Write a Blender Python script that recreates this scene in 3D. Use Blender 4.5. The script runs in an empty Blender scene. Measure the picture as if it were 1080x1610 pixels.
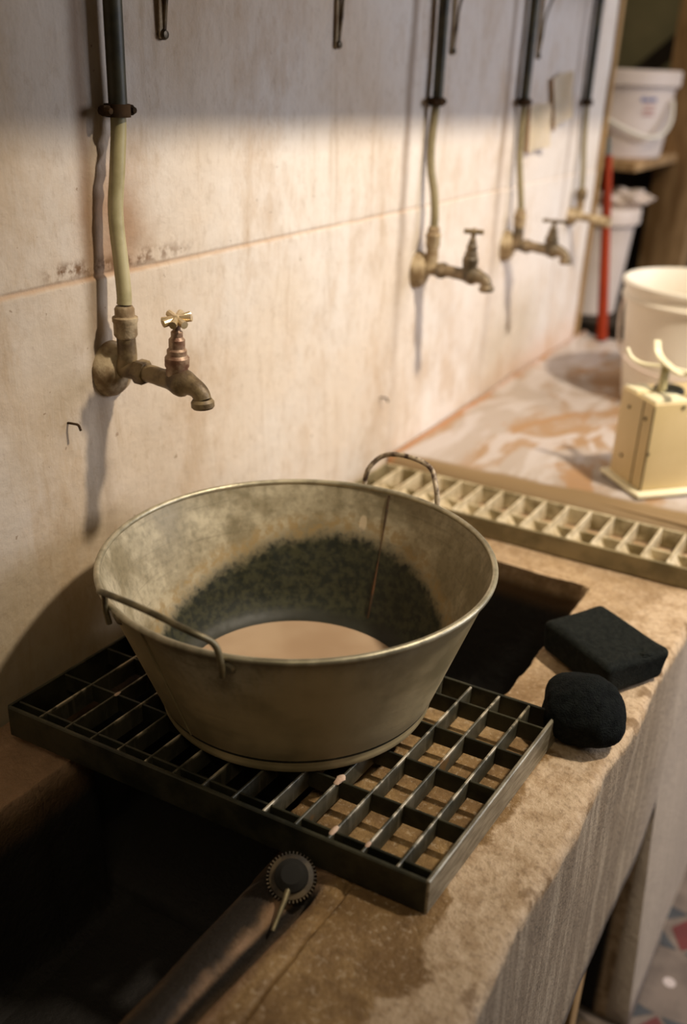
import bpy, bmesh, math, random
import numpy as np
from mathutils import Vector, Matrix, noise
random.seed(7)
S = bpy.context.scene
COL = S.collection

# ------------------------------------------------------------------ camera
FPX = 1540.0
cd = bpy.data.cameras.new('camera'); cam = bpy.data.objects.new('camera', cd); COL.objects.link(cam)
cd.sensor_fit = 'VERTICAL'; cd.sensor_height = 36.0; cd.lens = 36.0 * FPX / 1610.0
cd.clip_start = 0.01; cd.clip_end = 60
def _d(px, py): return Vector(((px - 540) / FPX, -(py - 805) / FPX, -1.0))
yd = _d(1565, 130).normalized()
up = -_d(400, 805 + FPX * 2.143); up = (up - up.dot(yd) * yd).normalized()
xd = yd.cross(up)
R3 = Matrix((xd, yd, up))
CAM = Vector((0.748, 0.0, 0.66))
cam.matrix_world = Matrix.Translation(CAM) @ R3.to_4x4()
S.camera = cam
cd.dof.use_dof = True; cd.dof.focus_distance = 0.98; cd.dof.aperture_fstop = 2.6

# ------------------------------------------------------------------ world, lamps, exposure
w = bpy.data.worlds.new('World'); S.world = w; w.use_nodes = True
bg = w.node_tree.nodes['Background']; bg.inputs[0].default_value = (1.0, 0.86, 0.68, 1); bg.inputs[1].default_value = 0.035
def aim(o, target):
    d = Vector(target) - o.location
    o.rotation_euler = d.to_track_quat('-Z', 'Y').to_euler()
def lamp(name, kind, loc, target, energy, color, **kw):
    l = bpy.data.lights.new(name, kind); l.energy = energy; l.color = color
    for k, v in kw.items(): setattr(l, k, v)
    o = bpy.data.objects.new(name, l); COL.objects.link(o); o.location = loc; aim(o, target); return o
lamp('ceiling_lamp', 'SPOT', (1.4, 1.2, 1.9), (0.06, 1.55, 0.24), 248, (1.0, 0.88, 0.72), spot_size=math.radians(74), spot_blend=1.0, shadow_soft_size=0.065)
lamp('window_daylight', 'AREA', (3.0, 3.0, 1.2), (0.0, 1.5, 0.5), 58, (0.84, 0.87, 1.0), shape='RECTANGLE', size=1.4, size_y=1.4)
lamp('near_fill', 'AREA', (1.2, -0.6, 2.3), (0.3, 0.8, 0.1), 9.0, (1.0, 0.84, 0.58), shape='RECTANGLE', size=0.8, size_y=0.8)  # unseen area fill, added to brighten the tub front and near counter
lamp('rack_fill', 'AREA', (1.2, 2.5, 2.0), (-0.1, 3.05, 0.2), 11.0, (1.0, 0.84, 0.62), shape='RECTANGLE', size=0.5, size_y=0.5)  # unseen area fill, added to lift the rack post and rear buckets
S.view_settings.view_transform = 'Standard'; S.view_settings.look = 'None'
S.view_settings.gamma = 1.0; S.view_settings.use_curve_mapping = False
S.view_settings.exposure = 0.0

# ------------------------------------------------------------------ material helpers
class NT:
    def __init__(s, name, rough=0.8, metal=0.0):
        s.m = bpy.data.materials.new(name); s.m.use_nodes = True; s.t = s.m.node_tree; s.n = s.t.nodes
        s.b = s.n['Principled BSDF']; s.b.inputs['Roughness'].default_value = rough; s.b.inputs['Metallic'].default_value = metal
        tc = s.n.new('ShaderNodeTexCoord'); s.obj = tc.outputs['Object']
        s.xyz = s.n.new('ShaderNodeSeparateXYZ'); s.t.links.new(s.obj, s.xyz.inputs[0])
        s.X, s.Y, s.Z = s.xyz.outputs
    def set(s, inp, v):
        if isinstance(v, bpy.types.NodeSocket): s.t.links.new(v, inp)
        else: inp.default_value = v
    def math(s, op, a, b=0.0, c=None, clamp=False):
        n = s.n.new('ShaderNodeMath'); n.operation = op; n.use_clamp = clamp
        s.set(n.inputs[0], a); s.set(n.inputs[1], b)
        if c is not None: s.set(n.inputs[2], c)
        return n.outputs[0]
    def noise(s, scale, detail=4, vec=(1, 1, 1), rough=0.55, dist=0.0):
        mp = s.n.new('ShaderNodeMapping'); s.t.links.new(s.obj, mp.inputs[0]); mp.inputs['Scale'].default_value = vec
        n = s.n.new('ShaderNodeTexNoise'); s.t.links.new(mp.outputs[0], n.inputs['Vector'])
        n.inputs['Scale'].default_value = scale; n.inputs['Detail'].default_value = detail
        n.inputs['Roughness'].default_value = rough; n.inputs['Distortion'].default_value = dist
        return n.outputs['Fac']
    def ramp(s, v, lo, hi, a=0.0, b=1.0, smooth=True):
        n = s.n.new('ShaderNodeMapRange'); n.interpolation_type = 'SMOOTHSTEP' if smooth else 'LINEAR'
        s.set(n.inputs[0], v); s.set(n.inputs[1], lo); s.set(n.inputs[2], hi); s.set(n.inputs[3], a); s.set(n.inputs[4], b)
        return n.outputs[0]
    def mix(s, f, a, b):
        n = s.n.new('ShaderNodeMix'); n.data_type = 'RGBA'
        s.set(n.inputs[0], f)
        for i, v in ((6, a), (7, b)):
            if isinstance(v, tuple): v = (*v, 1.0)
            s.set(n.inputs[i], v)
        return n.outputs[2]
    def band(s, v, c, wd):                       # bump-shaped mask around c
        d = s.math('ABSOLUTE', s.math('SUBTRACT', v, c)); return s.ramp(d, 0.0, wd, 1.0, 0.0)
    def mul(s, a, b): return s.math('MULTIPLY', a, b)
    def add(s, a, b): return s.math('ADD', a, b)
    def color(s, c): s.set(s.b.inputs['Base Color'], (*c, 1.0) if isinstance(c, tuple) else c); return s
    def rough(s, v): s.set(s.b.inputs['Roughness'], v); return s
    def bump(s, h, strength=0.4, dist=0.002):
        n = s.n.new('ShaderNodeBump'); n.inputs['Strength'].default_value = strength; n.inputs['Distance'].default_value = dist
        s.set(n.inputs['Height'], h); s.t.links.new(n.outputs[0], s.b.inputs['Normal']); return s

def lin(r, g, b):
    f = lambda c: (c / 255 / 12.92) if c <= 10 else ((c / 255 + 0.055) / 1.055) ** 2.4
    return (f(r), f(g), f(b))

def simple(name, a, b, scale=20, rough=0.7, metal=0.0, bump=0.2, vec=(1, 1, 1), bd=0.001):
    t = NT(name, rough, metal); n = t.noise(scale, 5, vec)
    t.color(t.mix(t.ramp(n, 0.35, 0.65), a, b)); t.bump(t.noise(scale * 4, 4, vec), bump, bd); return t.m

# plaster wall
def mat_wall():
    t = NT('wall_plaster', 0.78)
    base = t.mix(t.ramp(t.noise(3.0, 6), 0.35, 0.7), lin(214, 196, 174), lin(222, 212, 200))
    # colder tone growing towards the far end
    base = t.mix(t.mul(t.ramp(t.Y, 1.0, 2.0), 0.5), base, lin(222, 217, 216))
    streak = t.noise(1.0, 7, (1, 26, 3.2), 0.7, 0.6)
    base = t.mix(t.ramp(streak, 0.52, 0.72, 0, 0.42), base, lin(176, 150, 118))
    streak2 = t.noise(1.0, 6, (1, 70, 7), 0.7, 0.5)
    base = t.mix(t.mul(t.ramp(streak2, 0.58, 0.75, 0, 0.6), t.ramp(t.Z, 0.5, 0.3)), base, lin(236, 226, 208))
    base = t.mix(t.ramp(t.noise(5.5, 9, (1, 1.3, 0.7), 0.72), 0.46, 0.68, 0, 0.6), base, lin(186, 158, 126))
    # ochre dirt in the left part, brown bands beside the pipes
    n = t.noise(14, 6)
    left = t.ramp(t.add(t.Y, t.mul(n, 0.3)), 1.25, 0.68)
    base = t.mix(t.mul(left, 0.42), base, lin(150, 122, 76))
    low = t.ramp(t.add(t.Z, t.mul(n, 0.16)), 0.32, 0.05)
    base = t.mix(t.mul(t.mul(low, t.ramp(t.Y, 1.15, 0.75)), 0.5), base, lin(132, 112, 62))
    for py, wd, amt in ((0.742, 0.018, 0.75), (1.42, 0.02, 0.65), (1.80, 0.018, 0.6), (2.165, 0.016, 0.5)):
        m = t.mul(t.band(t.add(t.Y, t.mul(t.math('SUBTRACT', n, 0.5), 0.012)), py, wd), t.ramp(t.Z, 0.05, 0.6, 0.15, 1.0))
        base = t.mix(t.mul(m, amt), base, lin(112, 82, 50))
    # rough brown patch around the first pipe above the joint
    m = t.mul(t.band(t.add(t.Y, t.mul(t.math('SUBTRACT', n, 0.5), 0.09)), 0.782, 0.075), t.mul(t.ramp(t.Z, 0.435, 0.445), t.ramp(t.Z, 0.6, 0.5)))
    base = t.mix(t.mul(m, 0.8), base, lin(146, 106, 66))
    # dark line along the joint
    jm = t.band(t.add(t.Z, t.mul(t.math('SUBTRACT', t.noise(30, 4), 0.5), 0.004)), 0.4405, 0.005)
    base = t.mix(t.mul(jm, t.ramp(t.Y, 1.95, 0.8, 0.2, 0.6)), base, lin(160, 122, 84))
    # flaked brown scab left of the joint
    m = t.mul(t.band(t.Z, 0.452, 0.014), t.mul(t.ramp(t.Y, 0.66, 0.70), t.ramp(t.Y, 0.95, 0.80)))
    base = t.mix(t.mul(m, t.ramp(t.noise(60, 3), 0.42, 0.6)), base, lin(110, 78, 45))
    # rust and clay wash at the far bottom
    m = t.mul(t.ramp(t.add(t.Z, t.mul(n, 0.10)), 0.20, 0.06), t.ramp(t.Y, 1.7, 2.05))
    base = t.mix(t.mul(m, 0.5), base, lin(196, 142, 96))
    base = t.mix(t.mul(t.ramp(t.noise(70, 6, (1, 1, 0.6), 0.75), 0.50, 0.68), 0.22), base, lin(150, 122, 88))
    # small chips
    base = t.mix(t.ramp(t.noise(90, 3), 0.70, 0.76, 0, 0.6), base, lin(120, 92, 62))
    t.color(base)
    h = t.add(t.noise(26, 8, (1, 1, 1), 0.65), t.mul(t.noise(1.0, 6, (1, 60, 12), 0.6, 0.8), 0.35))
    t.bump(h, 0.5, 0.005); return t.m
M_wall = mat_wall()

def mat_counter(front_dark=True):
    t = NT('worn_concrete', 0.82)
    n = t.noise(9, 7, (1, 1, 1), 0.62, 0.4); f = t.noise(45, 5)
    c = t.mix(t.ramp(n, 0.38, 0.62), lin(124, 94, 55), lin(160, 128, 82))
    c = t.mix(t.ramp(f, 0.45, 0.7, 0, 0.5), c, lin(112, 84, 50))
    edge = t.ramp(t.add(t.X, t.mul(t.math('SUBTRACT', n, 0.5), 0.16)), 0.515, 0.527)
    pale = t.mix(t.ramp(f, 0.4, 0.65), lin(196, 170, 138), lin(172, 144, 110))
    far = t.ramp(t.add(t.Y, t.mul(n, 0.3)), 0.95, 1.15)
    c = t.mix(t.math('MAXIMUM', edge, t.mul(far, 0.55)), c, pale)
    sp = t.noise(150, 4, (1, 1, 1), 0.7); c = t.mix(t.mul(t.ramp(sp, 0.5, 0.66), 0.35), c, lin(96, 72, 44)); c = t.mix(t.mul(t.ramp(sp, 0.46, 0.34), 0.25), c, lin(226, 206, 176))
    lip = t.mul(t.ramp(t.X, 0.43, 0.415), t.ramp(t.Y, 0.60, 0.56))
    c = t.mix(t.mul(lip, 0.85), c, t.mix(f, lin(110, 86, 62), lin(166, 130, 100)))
    lip_shade = t.mul(t.ramp(t.add(t.X, t.mul(t.math('SUBTRACT', f, 0.5), 0.02)), 0.398, 0.382), t.mul(t.ramp(t.Y, 0.62, 0.60), t.ramp(t.X, 0.12, 0.2)))  # slope inside the lip: basin shade painted into the colour
    c = t.mix(lip_shade, c, lin(40, 32, 23))
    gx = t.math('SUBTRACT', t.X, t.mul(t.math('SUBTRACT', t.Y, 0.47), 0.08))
    c = t.mix(t.mul(t.ramp(t.band(gx, 0.406, 0.014), 0.15, 0.5), t.ramp(t.Y, 0.56, 0.54)), c, lin(38, 30, 22))  # shadow strip along the lip groove, painted dark
    chip = t.mul(t.ramp(t.noise(24, 5), 0.53, 0.6), t.mul(t.ramp(t.X, 0.565, 0.575), t.ramp(t.X, 0.592, 0.585)))
    c = t.mix(t.mul(chip, 0.7), c, lin(112, 84, 48))
    # basin insides brown; shade in the depths and drain channel painted dark
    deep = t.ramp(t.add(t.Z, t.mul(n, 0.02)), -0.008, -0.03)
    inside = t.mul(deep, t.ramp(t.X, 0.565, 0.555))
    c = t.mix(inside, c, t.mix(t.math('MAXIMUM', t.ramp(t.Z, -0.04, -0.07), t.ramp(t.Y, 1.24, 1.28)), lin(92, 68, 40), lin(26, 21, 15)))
    # front face: grey wash with pale runs
    st = t.noise(1.0, 6, (1, 55, 4), 0.62)
    fr = t.mix(t.ramp(st, 0.42, 0.72), lin(134, 116, 94), lin(172, 154, 130))
    fr = t.mix(t.mul(t.ramp(t.Y, 1.0, 1.3), 0.6), fr, lin(196, 180, 164))
    fm = t.mul(t.ramp(t.add(t.Z, t.mul(t.math('SUBTRACT', f, 0.5), 0.02)), -0.008, -0.02), t.ramp(t.X, 0.575, 0.583))
    c = t.mix(fm, c, fr)
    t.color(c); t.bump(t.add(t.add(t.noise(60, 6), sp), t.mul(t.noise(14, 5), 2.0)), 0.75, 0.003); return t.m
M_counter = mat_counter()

def mat_slab():
    t = NT('clay_stained_worktop', 0.5)
    n = t.noise(5, 6, (1.4, 0.7, 1), 0.6, 1.2)
    c = t.mix(t.ramp(n, 0.40, 0.56), lin(158, 126, 92), lin(170, 156, 144))
    n2 = t.noise(3.2, 5, (1.8, 0.6, 1), 0.6, 2.0)
    c = t.mix(t.ramp(n2, 0.55, 0.62, 0, 0.8), c, lin(160, 120, 76))
    c = t.mix(t.ramp(t.noise(4.2, 3, (2, 0.8, 1), 0.5, 2.5), 0.50, 0.60, 0, 0.85), c, lin(188, 178, 172))
    e = t.ramp(t.add(t.math('SUBTRACT', t.Y, t.mul(t.X, 0.11)), t.mul(t.noise(20, 4), 0.02)), 1.450, 1.432)
    c = t.mix(e, c, lin(134, 110, 76))
    wallside = t.ramp(t.add(t.X, t.mul(n, 0.05)), 0.05, 0.025)
    c = t.mix(t.mul(wallside, 0.6), c, lin(176, 112, 66))
    t.color(c); t.bump(t.noise(40, 5), 0.3, 0.002); return t.m
M_slab = mat_slab()

def mat_tub():
    t = NT('galvanised_sheet', 0.5, 0.12)
    r2 = t.math('SQRT', t.add(t.mul(t.X, t.X), t.mul(t.Y, t.Y)))
    n = t.noise(14, 7, (1, 1, 1), 0.65); f = t.noise(120, 3)
    c = t.mix(t.ramp(n, 0.38, 0.64), lin(138, 126, 98), lin(186, 174, 146))
    c = t.mix(t.ramp(f, 0.4, 0.7, 0, 0.35), c, lin(92, 86, 62))
    hb = t.noise(1.0, 4, (8, 8, 200)); c = t.mix(t.ramp(hb, 0.55, 0.7, 0, 0.25), c, lin(92, 84, 60))
    # old water line: dark green grime, highest on the wall side, edged with ochre
    th = t.math('ARCTAN2', t.Y, t.X)
    dth = t.math('SUBTRACT', th, 1.85)
    g = t.math('POWER', 2.718, t.mul(t.math('SUBTRACT', 1.0, t.math('COSINE', dth)), -1.35))
    line = t.add(t.add(t.mul(g, 0.082), 0.024), t.mul(t.math('SUBTRACT', n, 0.5), 0.05))
    wall_r = t.add(t.mul(t.Z, 0.3615), 0.1407)          # sheet radius at this height, inside face
    inner = t.ramp(t.math('SUBTRACT', r2, wall_r), 0.0006, 0.0002)
    dz = t.math('SUBTRACT', t.Z, line)
    dark = t.mix(t.ramp(f, 0.35, 0.65), lin(26, 30, 20), lin(56, 56, 36))
    c_in = t.mix(t.mul(t.band(dz, 0.010, 0.016), t.ramp(f, 0.4, 0.6, 0.1, 0.7)), c, lin(160, 134, 88))
    spot = t.mul(t.band(th, 1.72, 0.035), t.band(t.Z, 0.118, 0.013)); c_in = t.mix(t.ramp(spot, 0.1, 0.3, 0, 0.7), c_in, lin(216, 196, 164))
    c_in = t.mix(t.ramp(t.add(dz, t.mul(t.math('SUBTRACT', f, 0.5), 0.02)), 0.006, -0.012), c_in, dark)
    c_in = t.mix(t.ramp(t.Z, 0.020, 0.008), c_in, lin(34, 33, 20))
    c_out = t.mix(t.ramp(t.noise(7, 5), 0.42, 0.62), lin(146, 131, 95), lin(190, 170, 128))
    c = t.mix(inner, c_out, c_in)
    t.color(c); t.rough(t.ramp(n, 0.3, 0.7, 0.42, 0.66)); t.bump(t.add(t.noise(30, 4), t.mul(hb, 0.4)), 0.25, 0.002); return t.m
M_tub = mat_tub()
M_rim = simple('worn_rolled_rim', lin(150, 142, 118), lin(190, 180, 152), 40, 0.4, 0.6, 0.3)
M_handle = simple('dull_steel_rod', lin(96, 88, 66), lin(140, 128, 98), 60, 0.45, 0.6, 0.4)
M_handle_rust = simple('rusty_flaked_rod', lin(70, 48, 34), lin(190, 172, 146), 110, 0.6, 0.3, 0.6)
M_seam = simple('rusty_seam', lin(96, 62, 34), lin(60, 48, 30), 60, 0.7, 0.2)
M_water = (lambda t: (t.color(t.mix(t.ramp(t.noise(6, 3), 0.4, 0.6), lin(168, 140, 112), lin(182, 156, 128))), t.m)[1])(NT('clay_water', 0.28))

def mat_grate(dirty=False):
    t = NT('grate_steel', 0.5, 0.35)
    n = t.noise(30, 6); st = t.noise(1.0, 5, (160, 160, 20))
    c = t.mix(t.ramp(n, 0.4, 0.62), lin(104, 98, 80), lin(150, 140, 116))
    c = t.mix(t.ramp(st, 0.52, 0.68, 0, 0.55), c, lin(196, 184, 160))
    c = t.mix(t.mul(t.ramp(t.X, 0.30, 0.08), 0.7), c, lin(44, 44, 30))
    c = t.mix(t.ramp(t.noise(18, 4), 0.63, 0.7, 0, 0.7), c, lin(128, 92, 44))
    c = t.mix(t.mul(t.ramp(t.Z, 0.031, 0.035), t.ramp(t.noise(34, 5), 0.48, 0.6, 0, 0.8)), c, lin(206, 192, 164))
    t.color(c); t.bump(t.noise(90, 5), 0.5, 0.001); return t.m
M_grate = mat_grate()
M_grate_frame = simple('oxidised_frame', lin(34, 34, 24), lin(66, 63, 46), 26, 0.5, 0.35, 0.5)
M_grate_end = simple('worn_end_bar', lin(116, 108, 90), lin(158, 150, 130), 40, 0.42, 0.4, 0.4, (4, 1, 8))
M_grate2 = simple('clay_crusted_steel', lin(128, 114, 78), lin(204, 190, 156), 30, 0.75, 0.0, 0.5)
M_grate2_frame = simple('crusted_frame', lin(112, 100, 70), lin(150, 134, 98), 18, 0.75, 0.1, 0.5)
M_crust = simple('dried_slip', lin(168, 150, 116), lin(206, 190, 158), 60, 0.85, 0.0, 0.7)

M_pipe_dark = simple('dark_painted_pipe', lin(52, 50, 36), lin(84, 78, 54), 30, 0.5, 0.1)
M_pipe = simple('beige_painted_pipe', lin(150, 138, 96), lin(186, 174, 132), 20, 0.5, 0.0)
M_pipe_mid = simple('olive_painted_pipe', lin(112, 100, 66), lin(146, 132, 96), 20, 0.5, 0.0)
M_clamp = simple('rusty_clamp', lin(42, 32, 22), lin(70, 52, 34), 60, 0.95, 0.0)
M_brass = simple('limed_brass', lin(78, 66, 48), lin(142, 122, 94), 50, 0.5, 0.25, 0.5)
M_brass_dark = simple('dirty_brass', lin(84, 66, 44), lin(138, 118, 84), 50, 0.5, 0.25, 0.5)
M_brass_bright = simple('polished_brass', lin(196, 170, 120), lin(226, 204, 168), 50, 0.32, 0.5, 0.2)
M_brass_pink = simple('reddish_brass', lin(120, 84, 64), lin(176, 150, 122), 70, 0.45, 0.3, 0.4)
M_plug = simple('tarnished_ring', lin(44, 36, 26), lin(100, 84, 60), 50, 0.6, 0.1)
M_lime = simple('limescale', lin(128, 104, 72), lin(186, 166, 132), 50, 0.8, 0.0, 0.7)
M_black = simple('black_pumice', (0.006, 0.0075, 0.006), (0.013, 0.015, 0.012), 160, 0.8, 0.0, 0.8, bd=0.002)
M_ball = simple('black_sponge', (0.004, 0.005, 0.005), (0.009, 0.011, 0.010), 140, 0.9, 0.0, 1.0, bd=0.003)
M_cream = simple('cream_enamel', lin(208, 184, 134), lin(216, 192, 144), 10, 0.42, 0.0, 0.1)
M_cream_lit = simple('cream_enamel_lit', lin(236, 226, 188), lin(240, 232, 200), 10, 0.4, 0.0, 0.1)  # lit copy of the cream enamel, brightness put into the colour
M_screw = simple('dark_screw', lin(60, 50, 34), lin(84, 70, 48), 60, 0.4, 0.6)
M_white = simple('white_plastic', lin(226, 216, 198), lin(234, 226, 210), 6, 0.45, 0.0, 0.05)
M_white2 = simple('pinkish_white_plastic', lin(214, 196, 182), lin(224, 208, 196), 6, 0.5, 0.0, 0.05)
M_red = simple('red_paint', lin(134, 44, 16), lin(148, 52, 20), 12, 0.5)
M_darktip = simple('grey_tip', lin(70, 76, 70), lin(90, 92, 84), 30, 0.5)
M_wood = simple('old_wood', lin(140, 106, 64), lin(186, 150, 104), 6, 0.8, 0.0, 0.5, (6, 6, 1))
M_wood_dark = simple('dark_old_wood', lin(34, 26, 16), lin(58, 44, 28), 6, 0.85, 0.0, 0.5, (6, 6, 1))
M_wood_tan = simple('tan_board', lin(142, 110, 66), lin(168, 134, 88), 5, 0.7, 0.0, 0.3, (4, 8, 0.8))
M_backwall = simple('dingy_plaster', lin(120, 108, 68), lin(140, 124, 80), 4, 0.9)
M_paper = simple('aged_paper', lin(232, 218, 192), lin(240, 228, 208), 20, 0.8)
M_ptape = simple('brown_paper_edge', lin(140, 104, 66), lin(160, 122, 82), 20, 0.8)
M_dark = simple('soot', (0.01, 0.009, 0.007), (0.02, 0.017, 0.012), 10, 0.9)
M_rubble = simple('brown_rubble', lin(44, 34, 22), lin(84, 66, 42), 40, 0.9, 0.0, 0.8)
M_crumb = simple('pink_clay', lin(180, 146, 122), lin(206, 178, 152), 60, 0.9, 0.0, 0.5)
M_shelf = simple('shelf_board', lin(140, 118, 88), lin(160, 138, 104), 5, 0.8, 0.0, 0.3, (8, 1, 8))
M_blue = simple('blue_print', lin(84, 96, 150), lin(96, 108, 160), 20, 0.6)
M_redprint = simple('red_print', lin(176, 96, 86), lin(190, 120, 104), 20, 0.6)
M_floor = simple('cement_tile', lin(100, 88, 80), lin(122, 108, 98), 18, 0.6)
M_tile_blue = simple('slate_blue_tile', lin(58, 60, 64), lin(70, 72, 76), 18, 0.6)
M_tile_red = simple('maroon_tile', lin(92, 36, 36), lin(104, 44, 42), 18, 0.6)
M_tile_dot = simple('pale_tile_dot', lin(186, 172, 170), lin(198, 184, 180), 18, 0.6)

for _m in (M_black, M_ball, M_clamp, M_red): _m.node_tree.nodes['Principled BSDF'].inputs['Specular IOR Level'].default_value = 0.12

# ------------------------------------------------------------------ object helpers
def tag(o, label=None, cat=None, group=None, kind=None):
    if label: o['label'] = label
    if cat: o['category'] = cat
    if group: o['group'] = group
    if kind: o['kind'] = kind
    return o
def empty(name, loc, label, cat, group=None, rz=0.0):
    o = bpy.data.objects.new(name, None); COL.objects.link(o); o.location = loc; o.rotation_euler = (0, 0, rz)
    o.empty_display_size = 0.05
    return tag(o, label, cat, group)
def link(name, bm, mat, parent=None, smooth=True, autos=35):
    me = bpy.data.meshes.new(name)
    bmesh.ops.recalc_face_normals(bm, faces=bm.faces)
    if smooth:
        for f in bm.faces: f.smooth = True
        for e in bm.edges:
            if len(e.link_faces) == 2 and e.calc_face_angle(0) > math.radians(autos): e.smooth = False
    bm.to_mesh(me); bm.free()
    for m in (mat if isinstance(mat, (list, tuple)) else [mat]): me.materials.append(m)
    o = bpy.data.objects.new(name, me); COL.objects.link(o)
    if parent: o.parent = parent
    return o
def box(bm, lo, hi, bev=0.0, M=None, seg=2):
    t = bmesh.new(); bmesh.ops.create_cube(t, size=1)
    for v in t.verts: v.co = Vector([lo[i] + (v.co[i] + 0.5) * (hi[i] - lo[i]) for i in range(3)])
    if bev: bmesh.ops.bevel(t, geom=t.edges[:], offset=bev, segments=seg, affect='EDGES', profile=0.5)
    if M: t.transform(M)
    merge(bm, t)
def merge(bm, t):
    me = bpy.data.meshes.new('tmp'); t.to_mesh(me); t.free(); bm.from_mesh(me); bpy.data.meshes.remove(me)
def lathe(bm, prof, n=48, M=None, close=False):
    t = bmesh.new(); rings = []
    for r, z in prof:
        if r < 1e-6: rings.append([t.verts.new((0, 0, z))])
        else: rings.append([t.verts.new((r * math.cos(2 * math.pi * i / n), r * math.sin(2 * math.pi * i / n), z)) for i in range(n)])
    pairs = list(zip(rings, rings[1:])) + ([(rings[-1], rings[0])] if close else [])
    for a, b in pairs:
        if len(a) == 1 and len(b) == 1: continue
        for i in range(n):
            j = (i + 1) % n
            if len(a) == 1: t.faces.new((a[0], b[j], b[i]))
            elif len(b) == 1: t.faces.new((a[i], a[j], b[0]))
            else: t.faces.new((a[i], a[j], b[j], b[i]))
    if M: t.transform(M)
    merge(bm, t)
def spline(pts, n=8):
    P = [Vector(p) for p in pts]; P = [2 * P[0] - P[1]] + P + [2 * P[-1] - P[-2]]; out = []
    for i in range(1, len(P) - 2):
        for k in range(n):
            u = k / n
            out.append(0.5 * ((2 * P[i]) + (P[i + 1] - P[i - 1]) * u + (2 * P[i - 1] - 5 * P[i] + 4 * P[i + 1] - P[i + 2]) * u * u + (3 * P[i] - P[i - 1] - 3 * P[i + 1] + P[i + 2]) * u ** 3))
    out.append(P[-2]); return out
def tube(bm, pts, r, n=14, cap=True, sx=1.0, ref=None):
    t = bmesh.new(); rings = []; L = len(pts); pts = [Vector(p) for p in pts]; prev = ref
    for i, p in enumerate(pts):
        d = (pts[min(i + 1, L - 1)] - pts[max(i - 1, 0)]).normalized()
        if prev is None: prev = Vector((0, 0, 1)) if abs(d.z) < 0.9 else Vector((1, 0, 0))
        a = (Vector(prev) - d * d.dot(Vector(prev))).normalized(); b = d.cross(a); prev = a
        rr = r(i / (L - 1)) if callable(r) else r
        rings.append([t.verts.new(p + rr * (a * sx * math.cos(2 * math.pi * k / n) + b * math.sin(2 * math.pi * k / n))) for k in range(n)])
    for a, b in zip(rings, rings[1:]):
        for k in range(n): t.faces.new((a[k], a[(k + 1) % n], b[(k + 1) % n], b[k]))
    if cap: t.faces.new(rings[0][::-1]); t.faces.new(rings[-1])
    merge(bm, t)
def axis_M(loc, axis):
    return Matrix.Translation(loc) @ Vector(axis).to_track_quat('Z', 'Y').to_matrix().to_4x4()
def grid_obj(name, V, mat, parent=None):
    nu, nv, _ = V.shape
    idx = np.arange(nu * nv).reshape(nu, nv)
    F = np.stack([idx[:-1, :-1], idx[1:, :-1], idx[1:, 1:], idx[:-1, 1:]], -1).reshape(-1, 4)
    me = bpy.data.meshes.new(name); me.from_pydata(V.reshape(-1, 3).tolist(), [], F.tolist()); me.update()
    me.polygons.foreach_set('use_smooth', [True] * len(me.polygons)); me.materials.append(mat)
    o = bpy.data.objects.new(name, me); COL.objects.link(o)
    if parent: o.parent = parent
    return o
def nz(x, y, z=0.0): return noise.noise(Vector((x, y, z)))
def sst(x, a, b):
    t = min(1, max(0, (x - a) / (b - a))); return t * t * (3 - 2 * t)
def densified(a, b, step, extra=()):
    s = set(np.round(np.arange(a, b + 1e-9, step), 5).tolist())
    for e, wd in extra:
        for k in np.linspace(-wd, wd, 9): s.add(round(float(e + k), 5))
    return sorted(x for x in s if a <= x <= b)

# ------------------------------------------------------------------ setting: wall, floor, back wall
WALL_END = 2.385
ys = densified(-0.8, WALL_END, 0.009); zs = densified(-0.1, 1.3, 0.010, [(0.4405, 0.006)])
V = np.zeros((len(ys) , len(zs), 3))
for i, y in enumerate(ys):
    for j, z in enumerate(zs):
        jz = z - 0.4405 - 0.0012 * nz(y * 30, 3)
        x = 0.0018 * sst(-jz, -0.002, 0.002) - 0.0016 * math.exp(-(jz / 0.0022) ** 2) * (1.0 if y < 1.9 else 0.4)
        x += 0.0022 * nz(y * 5, z * 5) + 0.0010 * nz(y * 22, z * 16)
        pm = math.exp(-((y - 0.785) / 0.04) ** 2) * sst(z, 0.438, 0.445) * (1 - sst(z, 0.55, 0.62))
        x += pm * 0.005 * (nz(y * 90, z * 90) - 0.3)
        V[i, j] = (x, y, z)
wl = grid_obj('wall_left', V, M_wall); tag(wl, 'pale stained plaster wall with a joint line', 'wall', kind='structure')
bm = bmesh.new(); box(bm, (-0.16, -0.8, -0.8), (-0.006, WALL_END, 1.3)); box(bm, (-0.16, -0.8, -0.8), (0.0, WALL_END, -0.08))
link('wall_body', bm, M_wall, wl, smooth=False)
bm = bmesh.new(); box(bm, (-0.17, WALL_END, -0.8), (0.006, WALL_END + 0.022, 1.3), 0.003)
o = link('trim_1', bm, M_wood_tan); tag(o, 'narrow wooden jamb closing the end of the plaster wall', 'trim', kind='structure')

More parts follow.
